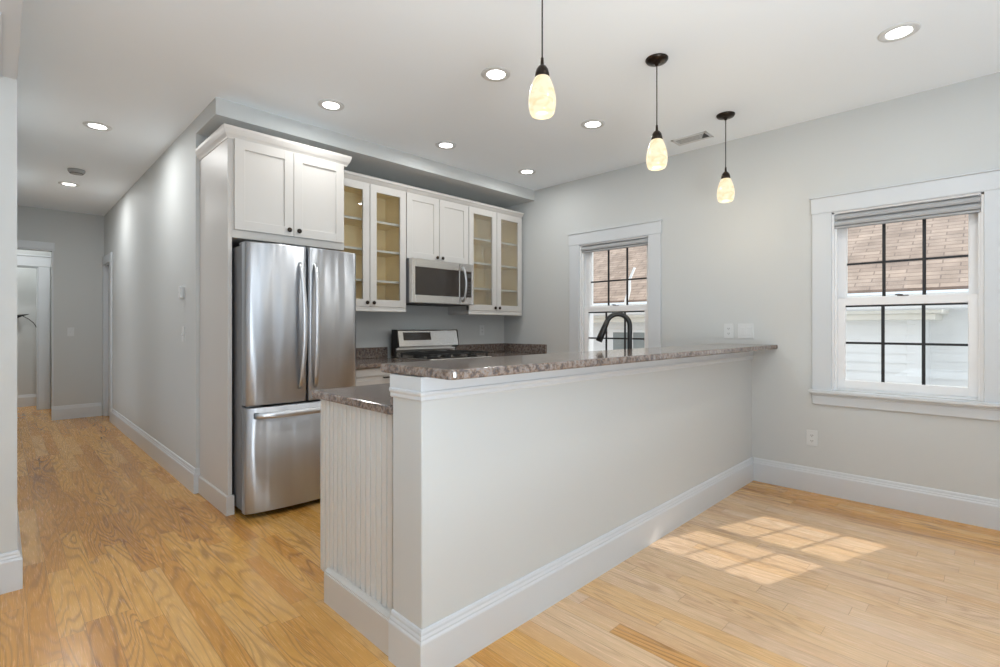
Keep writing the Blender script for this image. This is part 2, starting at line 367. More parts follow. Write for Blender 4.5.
# ------------------------------------------------------------------ half wall of the peninsula
PX, PY = 1.012, 1.387
b = NB(); box(b, PX, XR, PY, 1.565, 0, 1.035, .003); struct('wall_peninsula', b, 'wall')
fr = [(0, .952), (.006, .952), (.010, .957), (.010, .968), (.016, .976), (.016, .984), (.012, .988), (.012, 1.035), (0, 1.035)]
b = NB(); sweep(b, [(PX, 1.565), (PX, PY), (XR, PY)], fr); struct('trim_2', b, 'trim')
base = [(0, 0), (.018, 0), (.018, .136), (.0165, .141), (.013, .146), (.013, .152), (.009, .160), (.0085, .168), (.005, .176), (0, .178)]
def bboard(name, path, prof=base, m='trim'):
    bb = NB(); sweep(bb, path, prof); return struct(name, bb, m)
bboard('baseboard_peninsula', [(PX, 1.565), (PX, PY), (XR, PY)])
bboard('baseboard_right', [(XR, PY - .018), (XR, YF)])
bboard('baseboard_hall_right', [(HX, 7.93), (HX, YB), (1.032, YB)])
bboard('baseboard_hall_left', [(-.10, 3.2), (.056, 3.2), (.056, 8.65)])
bboard('baseboard_hall_end', [(.47, 8.78), (.47, 8.65), (HX - .03, 8.65)][1:])
bboard('baseboard_closet', [(-.8, 10.46), (.545, 10.46)])
bboard('baseboard_front', [(XR, YF), (XL, YF)])
# ------------------------------------------------------------------ windows in the right wall
def window(n, hole, style='w'):
    y0, y1, z0, z1 = hole
    r = sroot('window_%d' % n, (XR, (y0 + y1) / 2, z0))
    cw, x = .12, XR
    b = NB()
    for ya, yb in ((y0 - cw, y0), (y1, y1 + cw)):
        box(b, x - .018, x, ya, yb, z0 - .005, z1, .002)
    box(b, x - .018, x, y0 - cw, y1 + cw, z1, z1 + .005)
    obj('casing', b, 'trim', r)
    b = NB(); box(b, x - .021, x, y0 - cw - .008, y1 + cw + .008, z1 + .004, z1 + .112, .002)
    box(b, x - .030, x, y0 - cw - .016, y1 + cw + .016, z1 + .112, z1 + .124, .003); obj('head_casing', b, 'trim', r)
    b = NB(); box(b, x - .05, x + .05, y0 - cw - .018, y1 + cw + .018, z0 - .026, z0 - .002, .004)
    obj('window_sill', b, 'trim', r)
    b = NB(); box(b, x - .016, x, y0 - cw, y1 + cw, z0 - .108, z0 - .026, .003); box(b, x - .022, x, y0 - cw, y1 + cw, z0 - .045, z0 - .026, .003); obj('apron', b, 'trim', r)
    b = NB()                                            # jambs and stops
    for s, ya in ((1, y0), (-1, y1)):
        box(b, x, x + .2, ya, ya + s * .012, z0, z1); box(b, x + .022, x + .042, ya + s * .012, ya + s * .026, z0, z1, .002)
        box(b, x + .083, x + .086, ya + s * .012, ya + s * .03, z0, z1)
        box(b, x + .122, x + .2, ya + s * .012, ya + s * .03, z0, z1)
    box(b, x, x + .2, y0, y1, z1 - .012, z1); box(b, x + .05, x + .2, y0, y1, z0 - .002, z0 + .016)
    obj('window_frame', b, 'vinyl', r)
    ya, yb = y0 + .022, y1 - .022
    zm0, zm1 = 1.355, 1.412
    def sash(name, xa, xb, za, zb, st, rb, rt, lower):
        b = NB()
        box(b, xa, xb, ya, ya + st, za, zb, .003); box(b, xa, xb, yb - st, yb, za, zb, .003)
        box(b, xa, xb, ya + st - .004, yb - st + .004, za, za + rb, .003); box(b, xa, xb, ya + st - .004, yb - st + .004, zb - rt, zb, .003)
        s = obj(name, b, 'vinyl', r)
        g0, g1, h0, h1 = ya + st, yb - st, za + rb, zb - rt
        b = NB(); xm = (xa + xb) / 2; box(b, xm - .002, xm + .002, g0 - .004, g1 + .004, h0 - .004, h1 + .004); obj('glass', b, 'glass', s)
        b = NB(); w = .0095
        for k in (1, 2):
            yc = g0 + (g1 - g0) * k / 3; box(b, xm - .011, xm - .003, yc - w, yc + w, h0, h1 - .002, .001)
        zc = (h0 + h1) / 2 if lower else h0 + (h1 - h0) * .5 - .034
        box(b, xm - .0105, xm - .0035, g0, g1, zc - w * .8, zc + w * .8, .001)
        if lower: box(b, xm - .010, xm - .0035, g0, g1, h1 - .012, h1, .001)
        obj('muntin', b, 'muntin', s)
        return s
    sash('upper_sash', x + .088, x + .120, zm0 + .01, z1 - .014, .05, .052, .05, False)
    sash('lower_sash', x + .045, x + .080, z0 + .016, zm1, .05, .058, .055, True)
    b = NB(); yc = (y0 + y1) / 2; box(b, x + .05, x + .078, yc - .03, yc + .03, zm1, zm1 + .006, .002); tube(b, [(x + .06, yc, zm1 + .008), (x + .055, yc + .02, zm1 + .012), (x + .05, yc + .04, zm1 + .01)], .004, 8)
    obj('sash_lock', b, 'bronze', r)
    return r
window(1, W1); window(2, W2)
def winshade(hole, drop, folds, label):
    y0, y1, z0, z1 = hole
    b = NB(); n = folds; h = drop / n
    sec = []
    for k in range(n):
        zt = z1 - .014 - k * h
        sec += [(XR + .024, zt), (XR + .006, zt - h * .30), (XR - .002, zt - h * .62), (XR + .002, zt - h * .90), (XR + .026, zt - h + .001)]
    back = [(XR + .040, z1 - .014 - drop), (XR + .040, z1 - .014)]
    pts = sec + back
    vs = [[b.verts.new((x, y, z)) for x, z in pts] for y in (y0 + .014, y1 - .014)]
    for i in range(len(pts)):
        j = (i + 1) % len(pts); b.faces.new((vs[0][i], vs[0][j], vs[1][j], vs[1][i]))
    b.faces.new(vs[0]); b.faces.new(vs[1][::-1])
    o = obj('window_shade', b, 'shade'); tag(o, label, 'window shade')
    bb = NB(); box(bb, XR + .012, XR + .045, y0 + .013, y1 - .013, z1 - .016 - drop - .014, z1 - .014 - drop, .003); obj('bottom_rail', bb, 'shade', o)
winshade(W1, .085, 2, 'grey pleated shade gathered at the top of the large window on the right')
winshade(W2, .05, 1, 'grey pleated shade gathered at the top of the window behind the faucet')
# plain windows out of view (the hall ones invented), for the daylight they let in
k = 3
for (xa, xb, za, zb) in fw:
    r = sroot('window_%d' % k, ((xa + xb) / 2, YF, za)); k += 1; b = NB()
    for q in (xa, xb - .05): box(b, q, q + .05, YF - .1, YF - .05, za, zb)
    for q in (za, (za + zb) / 2 - .02, zb - .05): box(b, xa + .05, xb - .05, YF - .1, YF - .05, q, q + .05)
    obj('window_frame', b, 'vinyl', r)
for (ya, yb, za, zb) in lw:
    r = sroot('window_%d' % k, (XL, (ya + yb) / 2, za)); k += 1; b = NB()
    for q in (ya, yb - .05): box(b, XL - .1, XL - .05, q, q + .05, za, zb)
    for q in (za, (za + zb) / 2 - .02, zb - .05): box(b, XL - .1, XL - .05, ya + .05, yb - .05, q, q + .05)
    obj('window_frame', b, 'vinyl', r)
for (ya, yb, za, zb) in fill_holes:  # frames for the invented hall openings that let in extra daylight
    r = sroot('window_%d' % k, (.0, (ya + yb) / 2, za)); k += 1; b = NB()
    for q in (ya, yb - .05): box(b, -.06, -.02, q, q + .05, za, zb)
    for q in (za, (za + zb) / 2 - .02, zb - .05): box(b, -.06, -.02, ya + .05, yb - .05, q, q + .05)
    obj('window_frame', b, 'vinyl', r)
# ------------------------------------------------------------------ hall doors
d = sroot('door_1', (HX, 8.3, 0)); b = NB()
box(b, HX - .018, HX, 7.93, 8.03, 0, 2.04, .003); box(b, HX - .018, HX, 8.57, 8.648, 0, 2.04, .003); box(b, HX - .020, HX, 7.92, 8.648, 2.04, 2.15, .003)
box(b, HX, HX + .12, 8.03, 8.042, 0, 2.04); box(b, HX, HX + .12, 8.558, 8.57, 0, 2.04); box(b, HX, HX + .12, 8.042, 8.558, 2.028, 2.04); obj('door_casing', b, 'trim', d)
b = NB(); box(b, HX + .03, HX + .065, 8.045, 8.555, .01, 2.025, .003)
for za, zb in ((.15, .9), (1.05, 1.9)): box(b, HX + .024, HX + .03, 8.13, 8.47, za, zb, .002)
lf = obj('door_leaf', b, 'trim', d)
d = sroot('door_2', (.0, 9.9, 0)); b = NB()
box(b, .392, .522, 9.88, 9.9, 0, 2.08, .003); box(b, -.53, -.40, 9.88, 9.9, 0, 2.08, .003); box(b, -.54, .532, 9.876, 9.9, 2.08, 2.225, .003); box(b, -.55, .542, 9.865, 9.9, 2.225, 2.245, .004)
box(b, .378, .392, 9.9, 10.0, 0, 2.08); box(b, -.40, -.386, 9.9, 10.0, 0, 2.08); box(b, -.386, .378, 9.9, 10.0, 2.066, 2.08); obj('door_casing', b, 'trim', d)
# casing round the opening at the end of the hall
b = NB(); box(b, -.09, .50, 8.64, 8.78, 2.185, 2.2, .003); box(b, .475, .49, 8.65, 8.77, 0, 2.185); box(b, .06, .50, 8.634, 8.65, 2.2, 2.29, .003); struct('trim_3', b, 'trim')
# ------------------------------------------------------------------ cabinets
def doorpanel(parent, x0, x1, z0, z1, yf, kind, knob=None, name='door'):
    """frame-and-panel front facing -Y, 20 mm thick, its face at yf"""
    g = .0015; x0 += g; x1 -= g; w = .062; t = .02
    b = NB()
    box(b, x0, x0 + w, yf, yf + t, z0, z1, .0015); box(b, x1 - w, x1, yf, yf + t, z0, z1, .0015)
    box(b, x0 + w - .002, x1 - w + .002, yf + .0004, yf + t, z0, z0 + w, .0015); box(b, x0 + w - .002, x1 - w + .002, yf + .0004, yf + t, z1 - w, z1, .0015)
    if kind == 'panel': box(b, x0 + w - .005, x1 - w + .005, yf + .009, yf + .016, z0 + w - .005, z1 - w + .005)
    d = obj(name, b, 'cab', parent)
    if kind == 'glass':
        b = NB(); box(b, x0 + w - .004, x1 - w + .004, yf + .011, yf + .014, z0 + w - .004, z1 - w + .004); obj('glass', b, 'cabglass', d)
    if knob:
        b = NB(); lathe(b, [(0, -.026), (.010, -.025), (.0155, -.020), (.0165, -.015), (.012, -.010), (.006, -.007), (.006, 0), (.009, .001)], (knob[0], yf, knob[1]), 20, rot=Matrix.Rotation(R(-90), 3, 'X'))
        obj('knob', b, 'bronze', d)
    return d
crown = [(0, 2.415), (.006, 2.415), (.008, 2.424), (.014, 2.432), (.024, 2.444), (.034, 2.458), (.042, 2.464), (.044, 2.482), (0, 2.482)]
crown_s = [(0, 2.415), (.004, 2.415), (.006, 2.424), (.010, 2.432), (.017, 2.444), (.022, 2.458), (.027, 2.464), (.028, 2.482), (0, 2.482)]
# tall refrigerator surround
t = thing('refrigerator_cabinet', (1.44, 3.8, 0), 'tall cream cabinet surround over the refrigerator, with two plain doors', 'cabinet')
b = NB(); box(b, 1.030, 1.056, 3.495, YB - .003, 0, 2.42, .0015); obj('side_panel', b, 'cab', t)
b = NB(); sweep(b, [(1.03, YB), (1.03, 3.495), (1.066, 3.495)], [(0, 0), (.012, 0), (.012, .118), (.006, .125), (0, .125)]); obj('base_trim', b, 'cab', t)
b = NB(); box(b, 1.056, 1.835, 3.497, YB - .003, 1.783, 2.42, .0015); obj('body', b, 'cab', t)
for xa, xb, kx in ((1.064, 1.446, 1.446 - .034), (1.446, 1.824, 1.446 + .034)):
    doorpanel(t, xa, xb, 1.835, 2.432 - .012, 3.475, 'panel', (kx, 1.875))
b = NB(); sweep(b, [(1.03, YB), (1.03, 3.495), (1.850, 3.495), (1.850, 3.79)], [(o_ * 1.1, z_ + (.010 if z_ > 2.46 else 0)) for o_, z_ in crown_s]); obj('crown_molding', b, 'cab', t)
# wall cabinets
YD, YC = 3.80, 3.822
def wallcab(x0, x1, z0, z1, glass, label, rail=True, shelves=(1.606, 1.871, 2.124)):
    t = thing('wall_cabinet', ((x0 + x1) / 2, (YC + YB) / 2, z0), label, 'cabinet')
    xm = (x0 + x1) / 2; th = .018
    if glass:
        b = NB()
        box(b, x0, x0 + th, YC, YB, z0, z1); box(b, x1 - th, x1, YC, YB, z0, z1); box(b, x0 + th, x1 - th, YC, YB, z0, z0 + th); box(b, x0 + th, x1 - th, YC, YB, z1 - th, z1)
        obj('body', b, 'cab', t)
        b = NB(); e = .0015
        box(b, x0 + th, x0 + th + e, YC + .02, YB - .008, z0 + th, z1 - th); box(b, x1 - th - e, x1 - th, YC + .02, YB - .008, z0 + th, z1 - th)
        box(b, x0 + th, x1 - th, YC + .02, YB - .008, z0 + th, z0 + th + e); box(b, x0 + th, x1 - th, YC + .02, YB - .008, z1 - th - e, z1 - th)
        box(b, x0 + th, x1 - th, YB - .012, YB - .004, z0 + th, z1 - th); obj('lining', b, 'cabin', t)
        b = NB(); box(b, xm - .019, xm + .019, YC, YC + .019, z0, z1)
        for q in (x0, x1 - .03): box(b, q, q + .03, YC, YC + .019, z0, z1)
        box(b, x0 + .03, x1 - .03, YC, YC + .019, z0, z0 + .03); box(b, x0 + .03, x1 - .03, YC, YC + .019, z1 - .03, z1); obj('face_frame', b, 'cab', t)
        for s in shelves:
            b = NB(); box(b, x0 + th + .003, x1 - th - .003, YC + .03, YB - .014, s - .009, s + .009, .001); o = obj('shelf', b, 'cabin', t)
            bb = NB(); box(bb, x0 + th + .003, x1 - th - .003, YC + .026, YC + .0305, s - .0095, s + .0095); obj('edge_band', bb, 'cab', o)
    else:
        b = NB(); box(b, x0, x1, YC, YB, z0, z1, .001); obj('body', b, 'cab', t)
    for xa, xb, kx in ((x0, xm, xm - .032), (xm, x1, xm + .032)):
        doorpanel(t, xa + .002, xb - .002, z0 - (.0 if rail else .0), z1 - .002, YD, 'glass' if glass else 'panel', (kx, z0 + .033))
    if rail:
        b = NB(); sweep(b, [(x0 + .002, YB - .004), (x0 + .002, YD + .006), (x1 - .002, YD + .006)] , [(-.018, z0 - .042), (.004, z0 - .042), (.006, z0 - .036), (.002, z0 - .022), (.002, z0 - .001), (-.018, z0 - .001)]); obj('light_rail', b, 'cab', t)
    b = NB(); sweep(b, [(x0, YD + .018), (x1, YD + .018)], [(o_ - .0, z_) for o_, z_ in crown]); obj('crown_molding', b, 'cab', t)
    return t
wallcab(1.862, 2.602, 1.380, 2.43, True, 'glass-fronted cream wall cabinet between the refrigerator and the microwave')
wallcab(2.604, 3.354, 1.832, 2.43, False, 'short cream wall cabinet with two solid doors above the microwave', rail=False)
wallcab(3.356, 4.150, 1.375, 2.43, True, 'glass-fronted cream wall cabinet in the corner, right of the microwave')
# microwave
t = thing('microwave', (2.98, 3.92, 1.42), 'stainless steel over-the-range microwave mounted under the short wall cabinet', 'microwave')
x0, x1, yf, z0, z1 = 2.610, 3.350, 3.725, 1.422, 1.828
b = NB(); box(b, x0 + .004, x1 - .004, yf + .045, YB - .005, z0, z1, .003); obj('housing', b, 'fridgeside', t)
b = NB()
for a_ in ((x0, x0 + .038, z0 + .004, z1 - .002), (3.165, 3.178, z0 + .004, z1 - .002), (x1 - .022, x1, z0 + .004, z1 - .002)): box(b, a_[0], a_[1], yf, yf + .045, a_[2], a_[3], .003)
box(b, x0 + .036, x1 - .02, yf, yf + .045, z0 + .004, 1.498, .003); box(b, x0 + .036, x1 - .02, yf, yf + .045, 1.752, z1 - .002, .003); obj('front_frame', b, 'steelw', t)
b = NB(); box(b, x0 + .036, 3.167, yf + .003, yf + .03, 1.496, 1.754); obj('door_window', b, 'darkglass', t)
b = NB(); box(b, 3.176, x1 - .02, yf + .003, yf + .03, 1.496, 1.754); cp = obj('control_panel', b, 'darkglass', t)
b = NB()
for i in range(3):
    for j in range(5): box(b, 3.245 + i * .026, 3.262 + i * .026, yf + .0015, yf + .0035, 1.515 + j * .03, 1.532 + j * .03, .0006)
obj('keypad', b, 'slot', cp)
b = NB(); box(b, 3.24, 3.315, yf + .0015, yf + .0035, 1.69, 1.73, .0006); obj('display', b, 'slot', cp)
b = NB(); tube(b, [(3.206, yf - .002 - .052 * math.sin(math.pi * k / 14) ** .6, 1.455 + .335 * k / 14) for k in range(15)], .011, 12); obj('handle', b, 'steel2', t)
b = NB(); box(b, x0 + .05, x1 - .05, yf + .06, YB - .05, z0 - .006, z0)
for xa in (2.72, 3.05): box(b, xa, xa + .2, yf + .1, yf + .25, z0 - .009, z0 - .005, .001)
obj('vent_grille', b, 'rubber', t)
# ------------------------------------------------------------------ refrigerator
t = thing('refrigerator', (1.452, 3.7, 0), 'stainless steel french-door refrigerator with a bottom freezer drawer', 'refrigerator')
fx0, fx1, fyd = 1.074, 1.830, 3.300
b = NB(); box(b, fx0 + .002, fx1 - .002, 3.372, 4.08, .045, 1.722, .004); obj('body', b, 'fridgeside', t)
b = NB(); box(b, fx0 + .01, fx1 - .01, 3.368, 3.374, .05, 1.715); box(b, fx0 + .02, fx1 - .02, 3.40, 3.43, .012, .05); obj('gasket', b, 'rubber', t)
for xa in (fx0 + .08, fx1 - .08):
    for ya in (3.44, 4.02):
        b = NB(); cyl(b, (xa, ya, .023), .022, .045, 16); obj('foot', b, 'rubber', t)
def fbulge(x):
    u = (x - (fx0 + fx1) / 2) / ((fx1 - fx0) / 2); return fyd - .038 * (1 - u * u)
def curved(x0, x1, z0, z1, yb, r=.012):
    """door slab with a gently bowed front and rounded side edges"""
    b = NB(); n = 26; pts = []
    for k in range(n + 1):
        x = x0 + (x1 - x0) * k / n; d = min(x - x0, x1 - x); y = fbulge(x)
        if d < r: y += r - math.sqrt(max(0, r * r - (r - d) ** 2))
        pts.append((x, y))
    pts = [(x0, yb)] + pts + [(x1, yb)]
    lo = [[b.verts.new((x, y + (o if 0 < i < len(pts) - 1 else 0), z)) for i, (x, y) in enumerate(pts)] for z, o in ((z0, .006), (z0 + .006, 0), (z1 - .006, 0), (z1, .006))]
    for a, c in zip(lo, lo[1:]):
        for i in range(len(pts) - 1):
            f = b.faces.new((a[i], a[i + 1], c[i + 1], c[i])); f.smooth = 0 < i < len(pts) - 2
        b.faces.new((a[-1], a[0], c[0], c[-1]))
    b.faces.new(lo[0][::-1]); b.faces.new(lo[-1]); return b
xm = 1.451
for xa, xb, s in ((fx0, xm - .003, -1), (xm + .003, fx1, 1)):
    dd = obj('door', curved(xa, xb, .713, 1.738, 3.368), 'steel', t)
    hx = xm + s * .042
    b = NB(); N = 24; pts = []
    for k in range(N + 1):
        u = k / N; z = .80 + .83 * u
        pts.append((hx + s * (.010 - .010 * math.sin(math.pi * u)), fbulge(hx) + .004 - .062 * math.sin(math.pi * u) ** .55, z))
    tube(b, pts, .013, 14, radii=[.013 + .0045 * math.sin(math.pi * k / N) for k in range(N + 1)], flat=.5); obj('handle', b, 'steel2', dd)
dd = obj('freezer_drawer', curved(fx0, fx1, .038, .700, 3.368), 'steel', t)
b = NB(); N = 28; pts = []
for k in range(N + 1):
    u = k / N; x = 1.125 + .652 * u; pts.append((x, fbulge(x) + .004 - .052 * math.sin(math.pi * u) ** .4, .648 + .004 * math.sin(math.pi * u)))
tube(b, pts, .011, 14, flat=1.8); obj('handle', b, 'steel2', dd)
for qa, qb, qy in ((fx0 + .004, fx0 + .07, 3.372), (fx1 - .07, fx1 - .004, 3.385)):
    b = NB(); box(b, qa, qb, qy, 3.43, 1.7225, 1.742, .004); obj('hinge_cover', b, 'fridgeside', t)
b = NB(); box(b, fx0 + .02, fx0 + .10, 3.33, 3.40, .7015, .7115, .001); obj('door_hinge', b, 'steel2', t)
# ------------------------------------------------------------------ kitchen base run
YCF = 3.48
def basecab(x0, x1, label, fronts=2):
    t = thing('base_cabinet', ((x0 + x1) / 2, 3.8, 0), label, 'cabinet')
    b = NB(); box(b, x0, x1, 3.525, YB - .003, .1, .882, .001); box(b, x0, x1, 3.58, YB - .003, 0, .1); obj('body', b, 'cab', t)
    dr = doorpanel(t, x0 + .004, x1 - .004, .722, .878, 3.503, 'panel', None, 'drawer')
    xm = (x0 + x1) / 2
    b = NB(); tube(b, [(xm - .055, 3.503, .802), (xm - .055, 3.48, .802)], .005, 8); tube(b, [(xm + .055, 3.503, .802), (xm + .055, 3.48, .802)], .005, 8); box(b, xm - .066, xm + .066, 3.472, 3.482, .796, .808, .003); obj('handle', b, 'bronze', dr)
    for xa, xb, kx in ((x0, xm, xm - .03), (xm, x1, xm + .03)): doorpanel(t, xa + .003, xb - .003, .112, .716, 3.503, 'panel', (kx, .67))
basecab(1.862, 2.600, 'cream base cabinet with a drawer, between refrigerator and gas range')
basecab(3.352, 4.195, 'cream base cabinet in the corner, right of the gas range')
def slab(pts, z0, z1, e=.006):
    b = NB(); n = len(pts)
    c = bmesh.new(); vs = [c.verts.new((x, y, z0)) for x, y in pts]; f = c.faces.new(vs)
    ex = bmesh.ops.extrude_face_region(c, geom=[f]); bmesh.ops.translate(c, verts=[v for v in ex['geom'] if isinstance(v, bmesh.types.BMVert)], vec=(0, 0, z1 - z0))
    bmesh.ops.recalc_face_normals(c, faces=c.faces[:])
    ed = [q for q in c.edges if abs(q.verts[0].co.z - q.verts[1].co.z) < 1e-6]
    bmesh.ops.bevel(c, geom=ed, offset=e, segments=3, profile=.5, affect='EDGES'); merge(b, c); return b
t = thing('kitchen_counter', (2.23, 3.8, .884), 'brown speckled granite counter left of the gas range, beside the refrigerator', 'countertop')
obj('top', slab([(1.858, YCF), (2.604, YCF), (2.604, YB - .001), (1.858, YB - .001)], .884, .915, .004), 'granite', t)
b = NB(); box(b, 1.858, 2.602, YB - .022, YB, .9155, 1.015, .002); obj('backsplash', b, 'granite', t)
t = thing('kitchen_counter', (3.77, 3.8, .884), 'brown speckled granite counter in the corner right of the gas range, with backsplash', 'countertop')
obj('top', slab([(3.350, YCF), (4.198, YCF), (4.198, YB - .001), (3.350, YB - .001)], .884, .915, .004), 'granite', t)
b = NB(); box(b, 3.350, 4.198, YB - .022, YB, .9155, 1.015, .002); box(b, 4.178, 4.199, YCF, YB - .022, .9155, 1.015, .002); obj('backsplash', b, 'granite', t)
# gas range
t = thing('gas_range', (2.976, 3.78, 0), 'stainless steel gas range with black cast-iron grates and raised back control panel', 'range')
rx0, rx1 = 2.608, 3.346
b = NB(); box(b, rx0, rx1, 3.50, 4.10, .05, .905, .003); obj('body', b, 'fridgeside', t)
b = NB(); box(b, rx0 + .02, rx1 - .02, 3.45, 3.50, .20, .74, .004); od = obj('oven_door', b, 'steel', t)
b = NB(); box(b, rx0 + .1, rx1 - .1, 3.445, 3.4495, .32, .62, .002); obj('window', b, 'darkglass', od)
b = NB(); tube(b, [(rx0 + .05, 3.45, .70), (rx0 + .05, 3.41, .70), (rx1 - .05, 3.41, .70), (rx1 - .05, 3.45, .70)], .011, 10); obj('handle', b, 'steel2', od)
b = NB(); box(b, rx0 + .02, rx1 - .02, 3.455, 3.50, .06, .19, .004); obj('drawer', b, 'steel', t)
b = NB(); box(b, rx0, rx1, 3.45, 3.50, .76, .905, .006); fp = obj('front_panel', b, 'steelw', t)
for k in range(5):
    b = NB(); lathe(b, [(0, -.035), (.018, -.034), (.021, -.02), (.022, 0)], (rx0 + .09 + k * .14, 3.45, .835), 18, rot=Matrix.Rotation(R(-90), 3, 'X')); obj('knob', b, 'steel2', fp)
b = NB(); box(b, rx0, rx1, 3.455, 3.985, .905, .925, .005); obj('cooktop', b, 'steelw', t)
for gx in range(3):
    xa = rx0 + .012 + gx * .2415; xb = xa + .233; b = NB(); zt = .968
    for q in (xa, xb - .012): box(b, q, q + .012, 3.49, 3.93, zt - .012, zt, .002)
    for q in (3.49, 3.70, 3.918): box(b, xa, xb, q, q + .012, zt - .012, zt, .002)
    for q in (xa + .06, (xa + xb) / 2 - .005, xb - .07): box(b, q, q + .010, 3.50, 3.92, zt - .006, zt + .006, .002)
    for yy in (3.50, 3.70, 3.905):
        for q in (xa, xb - .012): box(b, q, q + .012, yy, yy + .012, .925, zt - .01)
    if gx == 0:
        for i in range(8): box(b, xa - .004, xa + .05, 3.52 + .05 * i, 3.534 + .05 * i, zt - .020, zt - .002, .002)
    obj('grate', b, 'grate', t)
for bx, by in ((2.74, 3.59), (2.74, 3.82), (2.977, 3.70), (3.215, 3.59), (3.215, 3.82)):
    b = NB(); cyl(b, (bx, by, .930), .045, .010, 24); cyl(b, (bx, by, .938), .032, .008, 24); obj('burner', b, 'grate', t)
b = NB()                                        # raised back panel with a sloping face
sec = [(4.05, .926), (3.995, .926), (3.99, .99), (3.995, 1.016), (3.938, 1.024), (3.970, 1.168), (3.980, 1.178), (4.05, 1.178)]
vs = [[b.verts.new((x, y, z)) for y, z in sec] for x in (rx0 + .012, rx1 - .012)]
for i in range(len(sec)): j = (i + 1) % len(sec); b.faces.new((vs[0][i], vs[0][j], vs[1][j], vs[1][i]))
b.faces.new(vs[0]); b.faces.new(vs[1][::-1]); bg = obj('back_panel', b, 'steelw', t)
b = NB()
for q in (rx0, rx1 - .012):
    b = NB()
    v2 = [[b.verts.new((x, y, z)) for y, z in [(4.052, .926), (3.99, .926), (3.99, 1.0), (3.942, 1.018), (3.966, 1.172), (3.980, 1.181), (4.052, 1.181)]] for x in (q, q + .012)]
    for i in range(7): j = (i + 1) % 7; b.faces.new((v2[0][i], v2[0][j], v2[1][j], v2[1][i]))
    b.faces.new(v2[0]); b.faces.new(v2[1][::-1]); obj('end_cap', b, 'rubber', bg)
def onface(x0, x1, u0, u1, off=.0012):
    """a plate on the sloping control face; u runs 0..1 up the slope"""
    b = NB(); A = Vector((0, 3.938, 1.024)); B = Vector((0, 3.970, 1.168)); nrm_ = Vector((0, -(B - A).z, (B - A).y)).normalized()
    q = []
    for u in (u0, u1):
        p = A.lerp(B, u); q.append((p - nrm_ * .0005, p + nrm_ * off))
    v = [b.verts.new((x, p.y, p.z)) for x in (x0, x1) for pair in q for p in pair]
    bmesh.ops.convex_hull(b, input=v); return b
obj('display', onface(2.675, 2.995, .38, .90), 'darkglass', bg)
# ------------------------------------------------------------------ peninsula
t = thing('peninsula_cabinet', (2.6, 1.88, 0), 'cream peninsula base cabinet with a beadboard end panel and flat base board', 'cabinet')
BX = 1.034
b = NB(); box(b, BX + .02, 4.195, 1.568, 2.17, .1, .882, .001); box(b, BX + .02, 4.195, 1.568, 2.09, 0, .1); obj('body', b, 'cab', t)
b = NB(); n = 16; w = (2.192 - 1.568) / n; pr_ = []
for i in range(n):
    y0 = 1.568 + i * w
    pr_ += [(y0, BX), (y0 + w - .0115, BX), (y0 + w - .010, BX + .009), (y0 + w - .0065, BX + .010), (y0 + w - .003, BX + .009), (y0 + w - .0015, BX)]
pr_ += [(2.192, BX), (2.192, BX + .02), (1.568, BX + .02)]
vs = [[b.verts.new((x, y, z)) for y, x in pr_] for z in (.10, .883)]
for i in range(len(pr_)): j = (i + 1) % len(pr_); b.faces.new((vs[0][i], vs[0][j], vs[1][j], vs[1][i]))
b.faces.new(vs[0][::-1]); b.faces.new(vs[1]); obj('beadboard_panel', b, 'bead', t)
b = NB(); sweep(b, [(BX, 2.095), (BX, 1.568)], [(-.02, 0), (.030, 0), (.030, .128), (.026, .130), (.026, .136), (.010, .142), (-.0, .142)]); obj('base_trim', b, 'cab', t)
for i in range(4):
    xa = 1.10 + i * .77
    b = NB(); box(b, xa, xa + .75, 2.17, 2.19, .112, .70, .002); o = obj('door', b, 'cab', t)
    b = NB(); box(b, xa, xa + .75, 2.17, 2.19, .712, .876, .002); o = obj('drawer', b, 'cab', t)
t = thing('peninsula_counter', (2.6, 1.88, .884), 'lower granite counter behind the half wall, its end above the beadboard panel', 'countertop')
obj('top', slab([(1.002, 1.566), (4.198, 1.566), (4.198, 2.215), (1.002, 2.215)], .884, .918, .006), 'granite', t)
b = NB(); box(b, 4.176, 4.199, 1.63, 2.2, .9185, 1.018, .002); box(b, 1.014, 4.176, 1.5655, 1.585, .9185, 1.0, .002); obj('backsplash', b, 'granite', t)
cr_ = [(1.000 + .03 - .03 * math.cos(a), 1.215 + .03 - .03 * math.sin(a)) for a in [R(k * 18) for k in range(6)]]
o = obj('bar_top', slab([(1.000, 1.628)] + cr_ + [(4.10, 1.215), (4.199, 1.200), (4.199, 1.628)], 1.0365, 1.070, .008), 'granite')
tag(o, 'long raised granite bar top on the white half wall', 'countertop')
# faucet
t = thing('faucet', (2.875, 1.69, .918), 'matte black gooseneck kitchen faucet in front of the smaller window', 'faucet')
fb = Vector((2.875, 1.69, .9182)); dv = Vector((-.60, .80, 0)).normalized()
b = NB(); lathe(b, [(0, 0), (.028, 0), (.028, .006), (.022, .012), (.020, .07), (.017, .08), (0, .08)], fb, 24); obj('base', b, 'black', t)
b = NB(); rr = .075; pts = [fb + Vector((0, 0, .05 + .245 * k / 8)) for k in range(9)]
for k in range(1, 21):
    a = math.pi * .90 * k / 20; pts.append(fb + Vector((0, 0, .295)) + dv * (rr - rr * math.cos(a)) + Vector((0, 0, rr * math.sin(a))))
tube(b, pts, .0155, 14); obj('spout', b, 'black', t)
e0 = pts[-1]; ed = (pts[-1] - pts[-2]).normalized()
b = NB(); tube(b, [e0 - ed * .01, e0 + ed * .03, e0 + ed * .09, e0 + ed * .135], .018, 16, radii=[.0165, .0185, .021, .0215]); obj('spray_head', b, 'black', t)
